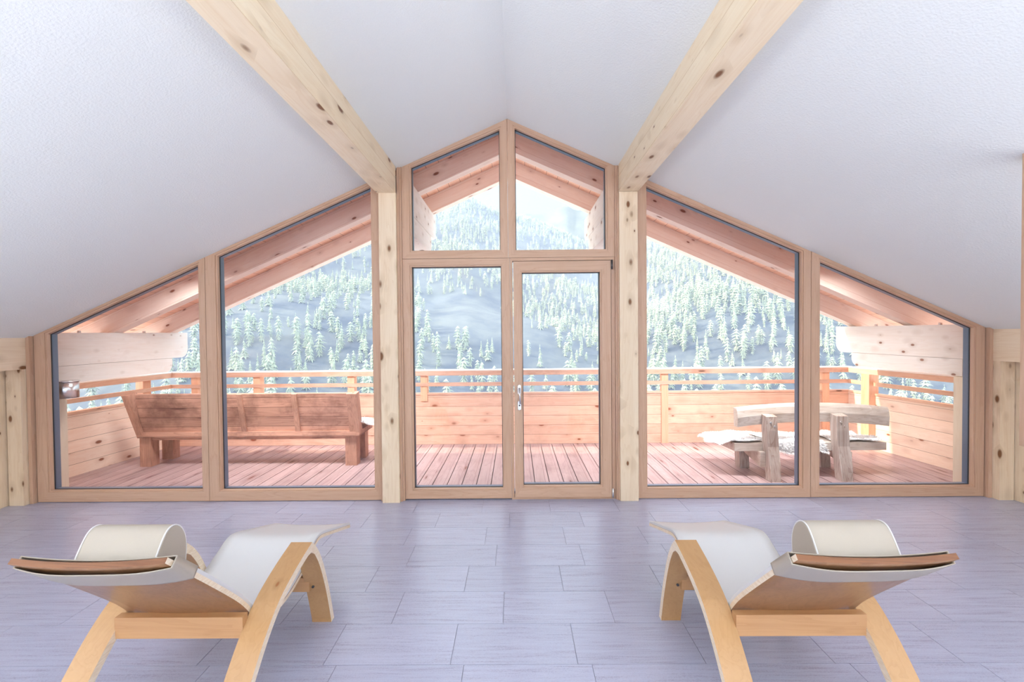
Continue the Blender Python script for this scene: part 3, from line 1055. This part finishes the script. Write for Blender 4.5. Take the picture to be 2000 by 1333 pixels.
for (ux0, ux1, dx) in ((2.63, 2.745, 0.0), (3.365, 3.49, 0.0)):
    # upright: thick bent plank, foot towards the glazing
    prof = [(4.69, DZ), (4.72, 0.15), (4.765, 0.33), (4.77, 0.50), (4.785, 0.645), (4.875, 0.660), (4.872, 0.52), (4.870, 0.33), (4.85, 0.18), (4.79, DZ)]
    bm = bmesh.new()
    A0 = []
    for sx, xx in ((0, ux0), (1, ux1)):
        A0.append([bm.verts.new((xx + (0.018 * math.sin(p[1] * 5.2) if p[1] < 0.62 else 0.012) + (0.012 if sx == 0 and p[1] < 0.2 else 0), p[0], p[1])) for p in prof])
    bm.faces.new(A0[0][::-1])
    bm.faces.new(A0[1])
    n = len(prof)
    for i in range(n):
        bm.faces.new((A0[0][i], A0[0][(i + 1) % n], A0[1][(i + 1) % n], A0[1][i]))
    up_ = finish(bm, 'leg', 'stoneZ', R2, bevel=0.008)
    for (bx, bz) in ((0.035, 0.585), (0.075, 0.545)):
        bm = bmesh.new()
        yb_ = 4.778
        add_cyl(bm, (ux0 + bx + 0.02, yb_ + 0.006, bz), (ux0 + bx + 0.02, yb_ - 0.008, bz), 0.010)
        finish(bm, 'bolt', 'steel', R2)
for (lx0, lx1) in ((2.565, 2.675), (3.495, 3.605)):
    prism('leg', [(5.19, DZ), (5.30, DZ), (5.33, 0.25), (5.22, 0.255)], lx0, lx1, 'YZ', 'stoneZ', R2, bevel=0.008)
for bx in (2.60, 3.50):
    prism('brace', [(4.82, 0.10), (4.82, 0.26), (5.30, 0.258), (5.24, 0.19)], bx, bx + 0.07, 'YZ', 'stoneX', R2, bevel=0.006)


def skin_flat(xa, xb, ya, yb, z0, hang_front=0.0, hang_left=0.0, ph=0.0):
    def f(u, v):
        x = xa + (xb - xa) * u + 0.025 * math.sin(9 * v + ph)
        yy = ya + (yb - ya) * v + 0.02 * math.sin(8 * u + ph)
        z = z0 - 0.045 * v * (yb - ya) + 0.012 * math.sin(10 * u + ph) * math.sin(7 * v) + 0.012
        if yy < 4.87:
            over = 4.87 - yy
            z -= over * 1.0
            yy = 4.865 - over * 0.15
        if x < 2.35:
            z -= (2.35 - x) * hang_left
        return (x, yy, z)
    return f


sheepskin('white sheepskin on the left end of the pale carved bench, fur spilling over the side', skin_flat(2.20, 2.66, 4.90, 5.42, 0.350, hang_left=0.35, ph=0.5), 12, 12, 2600, 11, 'sheepskins on the benches')
sheepskin('white sheepskin hanging over the edge of the pale carved bench between its two uprights', skin_flat(2.76, 3.30, 4.765, 5.36, 0.352, ph=2.0), 14, 16, 2800, 12, 'sheepskins on the benches')
sheepskin('white sheepskin lying flat on the right part of the pale carved bench', skin_flat(3.44, 3.93, 4.885, 5.36, 0.350, ph=4.0), 12, 12, 2400, 13, 'sheepskins on the benches')

# ------------------------------------------------------------------ loungers
LX = -1.373
prof_pts = [(1.430, .848), (1.560, .730), (1.70, .598), (1.80, .500), (1.855, .437), (1.905, .372), (1.965, .320), (2.06, .292), (2.18, .292), (2.307, .322), (2.42, .370), (2.485, .402), (2.535, .413), (2.60, .402), (2.68, .378), (2.80, .342), (2.90, .312), (3.01, .278)]
prof_c = catmull(prof_pts, 4)
SW = 0.2525


def sheet(name, prof, thick, lift, x0, x1, mats, parent, curve=0.014, nx=10, edge_mat=1, end_mat=0, smooth=True):
    """bent board following prof (Y,Z), dished across its width"""
    bm = bmesh.new()
    n = len(prof)
    T, Bt = [], []
    for i, (y, z) in enumerate(prof):
        y0, z0 = prof[max(0, i - 1)]
        y1, z1 = prof[min(n - 1, i + 1)]
        l = math.hypot(y1 - y0, z1 - z0)
        ny, nz = -(z1 - z0) / l, (y1 - y0) / l
        tr_, br_ = [], []
        for k in range(nx + 1):
            v = k / nx
            c = curve * ((2 * v - 1) ** 2) - curve
            x = x0 + (x1 - x0) * v
            tr_.append(bm.verts.new((x, y + ny * (lift + c), z + nz * (lift + c))))
            br_.append(bm.verts.new((x, y + ny * (lift + c - thick), z + nz * (lift + c - thick))))
        T.append(tr_)
        Bt.append(br_)
    for i in range(n - 1):
        for k in range(nx):
            f = bm.faces.new((T[i][k], T[i][k + 1], T[i + 1][k + 1], T[i + 1][k]))
            f.smooth = smooth
            f = bm.faces.new((Bt[i][k], Bt[i + 1][k], Bt[i + 1][k + 1], Bt[i][k + 1]))
            f.smooth = smooth
        bm.faces.new((T[i][0], T[i + 1][0], Bt[i + 1][0], Bt[i][0])).material_index = edge_mat
        bm.faces.new((T[i][nx], Bt[i][nx], Bt[i + 1][nx], T[i + 1][nx])).material_index = edge_mat
    for k in range(nx):
        bm.faces.new((T[0][k], Bt[0][k], Bt[0][k + 1], T[0][k + 1])).material_index = end_mat
        bm.faces.new((T[-1][k], T[-1][k + 1], Bt[-1][k + 1], Bt[-1][k])).material_index = edge_mat
    bmesh.ops.recalc_face_normals(bm, faces=bm.faces)
    me = bpy.data.meshes.new(name)
    bm.to_mesh(me)
    bm.free()
    return link(name, me, mats, parent)


LG = thing('lounge_chair', 'honey-coloured bentwood lounger with white leather on the floor at left', 'lounger', (LX, 2.0, 0), 'bentwood loungers facing the windows')
sheet('shell', prof_c, 0.018, 0.0, LX - SW, LX + SW, ['plyback', 'edge', 'rim'], LG, end_mat=2)
pad = [p for p in prof_c if p[0] > 1.455]
sheet('upholstery', pad, 0.013, 0.0135, LX - SW + 0.002, LX + SW - 0.002, ['leather', 'leather'], LG)

# side frames: one bow each, long rear leg and short front leg meeting in a mitre
long_o = catmull([(1.475, 0.0), (1.575, .125), (1.68, .248), (1.79, .358), (1.90, .436), (2.05, .494), (2.206, .535)], 5)
short_o = catmull([(2.206, .535), (2.262, .478), (2.325, .375), (2.395, .200), (2.455, 0.0)], 5)


def off_curve(c, d):
    out = []
    for i, (y, z) in enumerate(c):
        y0, z0 = c[max(0, i - 1)]
        y1, z1 = c[min(len(c) - 1, i + 1)]
        l = math.hypot(y1 - y0, z1 - z0)
        out.append((y + (z1 - z0) / l * d, z - (y1 - y0) / l * d))
    return out


TH = 0.034
long_i = off_curve(long_o, TH)
short_i = off_curve(short_o, TH)
# trim both inner curves at the inner mitre point
mit = (2.194, .488)
long_i = [p for p in long_i if p[0] < mit[0] - 0.01 and p[1] > 0]
short_i = [p for p in short_i if p[1] < mit[1] - 0.012 and p[1] > 0 and p[0] > mit[0]]
long_i = [(long_o[0][0] + 0.045, 0.0)] + [p for p in long_i if p[1] > 0.01]
short_i = [p for p in short_i if p[1] > 0.01] + [(short_o[-1][0] - 0.038, 0.0)]


def strip(bm, oc, ic, x0, x1, m_edge, m_face):
    """solid band between outer curve oc and inner curve ic (resampled to the same count)"""
    def resample(c, n):
        c = [Vector(p) for p in c]
        L_ = [0]
        for i in range(1, len(c)):
            L_.append(L_[-1] + (c[i] - c[i - 1]).length)
        out = []
        for k in range(n):
            s = L_[-1] * k / (n - 1)
            i = 1
            while i < len(c) - 1 and L_[i] < s:
                i += 1
            t = (s - L_[i - 1]) / max(1e-9, L_[i] - L_[i - 1])
            out.append(c[i - 1].lerp(c[i], t))
        return out
    n = 26
    o_, i_ = resample(oc, n), resample(ic, n)
    V = [[bm.verts.new((x, p.x, p.y)) for p in c] for x in (x0, x1) for c in (o_, i_)]
    oL, iL, oR, iR = V
    for k in range(n - 1):
        bm.faces.new((oL[k], oL[k + 1], oR[k + 1], oR[k])).material_index = m_face
        bm.faces.new((iL[k], iR[k], iR[k + 1], iL[k + 1])).material_index = m_face
        bm.faces.new((oL[k], iL[k], iL[k + 1], oL[k + 1])).material_index = m_edge
        bm.faces.new((oR[k], oR[k + 1], iR[k + 1], iR[k])).material_index = m_edge
    for k in (0, n - 1):
        bm.faces.new((oL[k], oR[k], iR[k], iL[k])).material_index = m_face
    for f in bm.faces:
        f.smooth = False


for s in (-1, 1):
    xa, xb = LX + s * (SW + 0.006), LX + s * (SW + 0.006 + 0.104)
    xa, xb = min(xa, xb), max(xa, xb)
    bm = bmesh.new()
    strip(bm, long_o, long_i + [mit], xa, xb, 1, 0)
    rl = finish(bm, 'rear_leg', ['ply', 'edge'], LG)
    bm = bmesh.new()
    strip(bm, short_o, [mit] + short_i, xa, xb, 1, 0)
    fl = finish(bm, 'front_leg', ['ply', 'edge'], LG)
    for q, (yy, zz) in ((fl, (2.352, .235)),):
        bm = bmesh.new()
        xm = (xa + xb) / 2 + s * -0.01
        add_cyl(bm, (xm, yy - 0.014, zz), (xm, yy + 0.004, zz + 0.003), 0.0065)
        me = bpy.data.meshes.new('screw')
        bm.to_mesh(me)
        bm.free()
        sc_ = link('screw', me, 'dark')
        sc_.parent = q
bm = bmesh.new()
add_prism(bm, [(1.800, .418), (1.800, .332), (1.835, .332), (1.835, .418)], LX - SW - 0.008, LX + SW + 0.008, 'YZ')
finish(bm, 'rear_crossbar', 'plyX', LG, bevel=0.002)
bm = bmesh.new()
add_prism(bm, [(2.335, .285), (2.335, .212), (2.36, .212), (2.36, .285)], LX - SW - 0.03, LX + SW + 0.03, 'YZ')
finish(bm, 'front_crossbar', 'plyX', LG, bevel=0.002)

# head pillow: D-shaped bolster lying on the backrest
D = [(1.500, .785), (1.520, .820), (1.543, .855), (1.563, .876), (1.586, .884), (1.610, .879), (1.632, .860), (1.647, .830), (1.653, .795), (1.651, .752), (1.645, .705), (1.640, .676), (1.60, .708), (1.55, .755)]
Ds = catmull(D + [D[0]], 4)[:-1]
px0, px1 = LX - 0.130, LX + 0.150
bm = bmesh.new()
cy_, cz_ = sum(p[0] for p in Ds) / len(Ds), sum(p[1] for p in Ds) / len(Ds)
stn = [(px0, 0.93), (px0 + 0.006, 0.985), (px0 + 0.02, 1.0), ((px0 + px1) / 2, 1.0), (px1 - 0.02, 1.0), (px1 - 0.006, 0.985), (px1, 0.93)]
loops = []
for (x, k) in stn:
    loops.append([bm.verts.new((x, cy_ + (p[0] - cy_) * k, cz_ + (p[1] - cz_) * k)) for p in Ds])
n = len(Ds)
for a, b in zip(loops[:-1], loops[1:]):
    for i in range(n):
        bm.faces.new((a[i], b[i], b[(i + 1) % n], a[(i + 1) % n])).smooth = True
for lp in (loops[0], loops[-1]):
    bm.faces.new(lp)
pil = finish(bm, 'head_pillow', 'pillowmat', LG)
for f in pil.data.polygons:
    f.use_smooth = len(f.vertices) == 4
# piping round both ends of the pillow
for xx in (px0 + 0.003, px1 - 0.003):
    bm = bmesh.new()
    for i in range(n):
        a, b = Ds[i], Ds[(i + 1) % n]
        ka = 0.985
        add_cyl(bm, (xx, cy_ + (a[0] - cy_) * ka, cz_ + (a[1] - cz_) * ka), (xx, cy_ + (b[0] - cy_) * ka, cz_ + (b[1] - cz_) * ka), 0.0028, n=6, cap=False)
    me = bpy.data.meshes.new('piping')
    bm.to_mesh(me)
    bm.free()
    pp = link('piping', me, 'leather')
    pp.parent = pil
# skirt of the pillow cover: leather sleeve slipped over the head of the backrest
sl_prof = [p for p in catmull([(1.452, .827), (1.50, .784), (1.55, .739)], 5)]
bm = bmesh.new()
nv = 20
Lp = []
for i, (y, z) in enumerate(sl_prof):
    k = i / (len(sl_prof) - 1)
    lp = []
    ny, nz = 0.674, 0.738
    for j in range(nv + 1):            # upper run, left to right
        v = j / nv
        x = LX - SW - 0.006 + (2 * SW + 0.012) * v
        c = 0.014 * ((2 * v - 1) ** 2) - 0.014 + 0.0165
        lp.append((x, y + ny * c, z + nz * c))
    for j in range(nv + 1):            # lower run, right to left, sagging a little off the board
        v = 1 - j / nv
        x = LX - SW - 0.006 + (2 * SW + 0.012) * v
        c = 0.014 * ((2 * v - 1) ** 2) - 0.014 - 0.022 - 0.012 * math.sin(math.pi * v) - 0.003 * math.sin(9 * v)
        lp.append((x, y + ny * c, z + nz * c))
    Lp.append([bm.verts.new(p) for p in lp])
for a, b in zip(Lp[:-1], Lp[1:]):
    m_ = len(a)
    for i in range(m_):
        bm.faces.new((a[i], a[(i + 1) % m_], b[(i + 1) % m_], b[i])).smooth = True
me = bpy.data.meshes.new('pillow_sleeve')
bm.to_mesh(me)
bm.free()
slv = link('pillow_sleeve', me, 'pillowmat')
slv.parent = pil
md = slv.modifiers.new('thick', 'SOLIDIFY')
md.thickness = 0.003


def copy_tree(o, parent=None):
    c = o.copy()
    COL.objects.link(c)
    if parent is not None:
        c.parent = parent
    for ch in [q for q in bpy.data.objects if q.parent == o]:
        copy_tree(ch, c)
    return c


LG2 = copy_tree(LG)
LG2.location.x += 2.508
LG2['label'] = 'honey-coloured bentwood lounger with white leather on the floor at right'

# ------------------------------------------------------------------ valley: terrain and trees
CREST = [(-3.0, 0.10), (-1.2, 0.27), (-0.75, 0.36), (-0.35, 0.345), (-0.18, 0.288), (-0.115, 0.300), (-0.095, 0.294), (-0.07, 0.282), (-0.03, 0.262), (0.0, 0.255), (0.024, 0.250), (0.05, 0.242), (0.085, 0.226), (0.118, 0.213),
         (0.15, 0.196), (0.20, 0.185), (0.25, 0.205), (0.30, 0.235), (0.45, 0.31), (0.7, 0.38), (1.2, 0.40), (3.0, 0.2)]
Y0T, YCT = 170.0, 1050.0


def crest(t):
    return float(np.interp(t, [c[0] for c in CREST], [c[1] for c in CREST]))


rs = np.random.RandomState(3)
WV = [(rs.uniform(-1, 1) * f, rs.uniform(-1, 1) * f, rs.uniform(0, 6.28), a) for f, a in
      [(0.012, 7.0)] * 3 + [(0.03, 3.0)] * 4 + [(0.07, 1.3)] * 5]


def terrain(x, y):
    t = x / y
    g = (1 / Y0T - 1 / y) / (1 / Y0T - 1 / YCT)
    e = -0.26 + (crest(t) + 0.26) * min(g, 1.0)
    z = H + y * e
    if y > YCT:
        z -= (y - YCT) * 0.35
    k = min(1.0, max(0.0, (YCT - y) / 250.0)) * 0.8 + 0.2
    for fx, fy, ph, a in WV:
        z += a * k * math.sin(fx * x + fy * y + ph)
    return z


NTt, NYy = 220, 150
vv = []
for j in range(NYy + 1):
    y = Y0T * 0.45 * ((YCT * 1.15) / (Y0T * 0.45)) ** (j / NYy)
    for i in range(NTt + 1):
        t = -2.2 + 4.4 * i / NTt
        vv.append((t * y, y, terrain(t * y, y)))
ff = [(j * (NTt + 1) + i, j * (NTt + 1) + i + 1, (j + 1) * (NTt + 1) + i + 1, (j + 1) * (NTt + 1) + i) for j in range(NYy) for i in range(NTt)]
me = bpy.data.meshes.new('hillside_terrain')
me.from_pydata(vv, [], ff)
for p in me.polygons:
    p.use_smooth = True
struct(link('hillside_terrain', me, 'ground'), 'steep alpine hillside across the valley')
# distant bare mountain seen through the gable panes
FAR = [(-0.3, 0.14), (-0.05, 0.22), (0.0, 0.255), (0.02, 0.261), (0.055, 0.260), (0.085, 0.268), (0.115, 0.277), (0.13, 0.2705), (0.155, 0.267), (0.20, 0.275), (0.26, 0.25), (0.5, 0.18)]
vv = []
n1, n2 = 90, 26
for j in range(n2 + 1):
    s = j / n2
    y = 2000 + 900 * s
    for i in range(n1 + 1):
        t = -0.35 + 0.9 * i / n1
        e = float(np.interp(t, [c[0] for c in FAR], [c[1] for c in FAR]))
        z = H + y * (0.02 + (e - 0.02) * s ** 0.7) + (12 * math.sin(t * 90 + s * 5) + 8 * math.sin(t * 190 - s * 9)) * (0.3 + (1 - s))
        vv.append((t * y, y, z))
ff = [(j * (n1 + 1) + i, j * (n1 + 1) + i + 1, (j + 1) * (n1 + 1) + i + 1, (j + 1) * (n1 + 1) + i) for j in range(n2) for i in range(n1)]
me = bpy.data.meshes.new('far_mountain')
me.from_pydata(vv, [], ff)
for p in me.polygons:
    p.use_smooth = True
struct(link('far_mountain', me, 'far'), 'pale bare mountain behind the wooded crest')


def tree_arrays(seed, tiers, spread, kind):
    """one conifer of unit height: ragged tiers of drooping branch fans (numpy vertices, triangles)"""
    r_ = np.random.RandomState(seed)
    V, T = [], []
    for k in range(tiers):
        f = k / tiers
        zt = 1.0 - f * 0.93
        if kind == 0:
            rad = spread * (0.10 + 0.90 * f ** 0.9)
        else:
            rad = spread * (0.25 + 0.80 * math.sin(min(1.0, f * 1.15 + 0.12) * math.pi * 0.82))
        m = 9
        drop = 0.13 + 0.10 * f
        cx, cy = r_.normal(0, 0.012, 2)
        b = len(V)
        V.append((cx, cy, zt + 0.02))
        for i in range(m):
            a = 2 * math.pi * (i + r_.uniform(-0.35, 0.35)) / m
            q = rad * r_.uniform(0.62, 1.15)
            V.append((cx + q * math.cos(a), cy + q * math.sin(a), zt - drop * r_.uniform(0.6, 1.2)))
            a2 = a + math.pi / m
            q2 = rad * r_.uniform(0.30, 0.55)
            V.append((cx + q2 * math.cos(a2), cy + q2 * math.sin(a2), zt - drop * 0.45))
        for i in range(2 * m):
            T.append((b, b + 1 + i, b + 1 + (i + 1) % (2 * m)))
    # trunk
    b = len(V)
    for zz, q in ((0.0, 0.022), (0.6, 0.012)):
        for i in range(4):
            V.append((q * math.cos(i * 1.5708), q * math.sin(i * 1.5708), zz))
    for i in range(4):
        j = (i + 1) % 4
        T += [(b + i, b + j, b + 4 + j), (b + i, b + 4 + j, b + 4 + i)]
    return np.array(V, float), np.array(T, int)


VAR = [tree_arrays(s, 8, sp_, kd) for s, sp_, kd in ((1, .22, 0), (2, .26, 0), (3, .19, 1), (4, .22, 1), (5, .17, 0), (6, .24, 1))]
VMESH = []
for i, (V, T) in enumerate(VAR):
    me = bpy.data.meshes.new('conifer_tree')
    me.from_pydata(V.tolist(), [], T.tolist())
    me.materials.append(MAT['tree'])
    VMESH.append(me)

PANES = [  # visible pane areas in terms of t = x/y and e = (z-h)/y
    ('the far left window', -0.705, -0.70 + 0.04, -0.115, 0.05), ('the far left window', -0.68, -0.635, -0.09, 0.10),
    ('the left window', -0.653, -0.318, -0.125, 0.185),
    ('the pane beside the door', -0.228, -0.032, -0.125, 0.145), ('the door pane', 0.016, 0.186, -0.125, 0.135),
    ('the upper left gable pane', -0.172, -0.034, 0.182, 0.30), ('the upper right gable pane', 0.003, 0.15, 0.182, 0.25),
    ('the right window', 0.290, 0.629, -0.125, 0.205), ('the far right window', 0.67, 0.74, -0.11, 0.06)]


def nz(x, y):
    return (math.sin(x * 0.021 + y * 0.013 + 1.0) + math.sin(-x * 0.013 + y * 0.027 + 2.0) + math.sin(x * 0.045 - y * 0.03) * 0.7 + math.sin(x * 0.09 + y * 0.05 + 4) * 0.4) / 3.1


rg = random.Random(21)
cand = []
occ = set()
for _ in range(75000):
    t = rg.uniform(-1.02, 1.02)
    y = math.sqrt(rg.uniform(Y0T * Y0T * 0.8, (YCT * 1.0) ** 2))
    x = t * y
    dn = nz(x, y)
    p = 0.40 + 0.55 * dn
    if t > 0.2:
        p += 0.45
    if -0.20 < t < -0.02 and -0.03 < (terrain(x, y) - H) / y < 0.085:
        p -= 0.33
    p *= 0.55 + 0.45 * min(1, 500 / y)
    if rg.random() > p * 0.5:
        continue
    h = rg.uniform(8, 13.5) * (1.0 if rg.random() < 0.8 else 0.6)
    ky = (int(x // 4.2), int(y // 4.2))
    if ky in occ:
        continue
    occ.add(ky)
    cand.append((x, y, terrain(x, y) - 0.4, h, rg.randrange(6), rg.uniform(0, 6.28), rg.uniform(0.85, 1.25)))
seen = []
for i, c in enumerate(cand):
    t = c[0] / c[1]
    e = (c[2] + c[3] * 0.55 - H) / c[1]
    for (nm, a, b, lo, hi) in PANES:
        if a < t < b and lo < e < hi:
            seen.append((-c[3] / c[1], i, nm))
            break
seen.sort()
best = {i: nm for _, i, nm in seen[:296]}
for i, nm in best.items():
    x, y, z, h, v, rz, wd = cand[i]
    o = bpy.data.objects.new('conifer_tree', VMESH[v])
    COL.objects.link(o)
    o.location = (x, y, z)
    o.rotation_euler = (0, 0, rz)
    o.scale = (h * wd, h * wd, h)
    em = (z + h * 0.5 - H) / y
    where = ('behind the balcony railing bars' if em < -0.085 else 'just above the balcony handrail' if em < -0.035 else 'low on the slope' if em < 0.03
             else 'halfway up the slope' if em < 0.09 else 'high on the slope' if em < 0.16 else 'near the mountain crest')
    size = 'tall' if h > 11.5 else 'small' if h < 8.5 else 'medium'
    o['label'] = '%s pale conifer %s, through %s' % (size, where, nm)
    o['category'] = 'tree'
    o['group'] = 'conifers %s, through %s' % (where, nm)
VS, TS, nb = [], [], 0
for i, (x, y, z, h, v, rz, wd) in enumerate(cand):
    if i in best:
        continue
    V, T = VAR[v]
    c, s = math.cos(rz), math.sin(rz)
    W = np.empty_like(V)
    W[:, 0] = (V[:, 0] * c - V[:, 1] * s) * h * wd + x
    W[:, 1] = (V[:, 0] * s + V[:, 1] * c) * h * wd + y
    W[:, 2] = V[:, 2] * h + z
    VS.append(W)
    TS.append(T + nb)
    nb += len(V)
VS, TS = np.concatenate(VS), np.concatenate(TS)
me = bpy.data.meshes.new('conifer_forest')
me.vertices.add(len(VS))
me.vertices.foreach_set('co', VS.ravel())
me.loops.add(len(TS) * 3)
me.loops.foreach_set('vertex_index', TS.ravel())
me.polygons.add(len(TS))
me.polygons.foreach_set('loop_start', np.arange(0, len(TS) * 3, 3))
me.polygons.foreach_set('loop_total', np.full(len(TS), 3))
me.update(calc_edges=True)
fo = link('conifer_forest', me, 'tree')
fo['kind'] = 'stuff'
fo['label'] = 'pale conifer forest covering the hillside across the valley'
fo['category'] = 'forest'
print('trees', len(cand), 'individual', len(best), 'tris', len(TS))

# morning haze lying in the valley
bm = bmesh.new()
add_box(bm, -1800, 1800, 9.0, 720, -320, 520)
hz = finish(bm, 'valley_haze', 'haze')
hz['kind'] = 'stuff'
hz['label'] = 'bluish morning haze in the valley'
hz['category'] = 'haze'
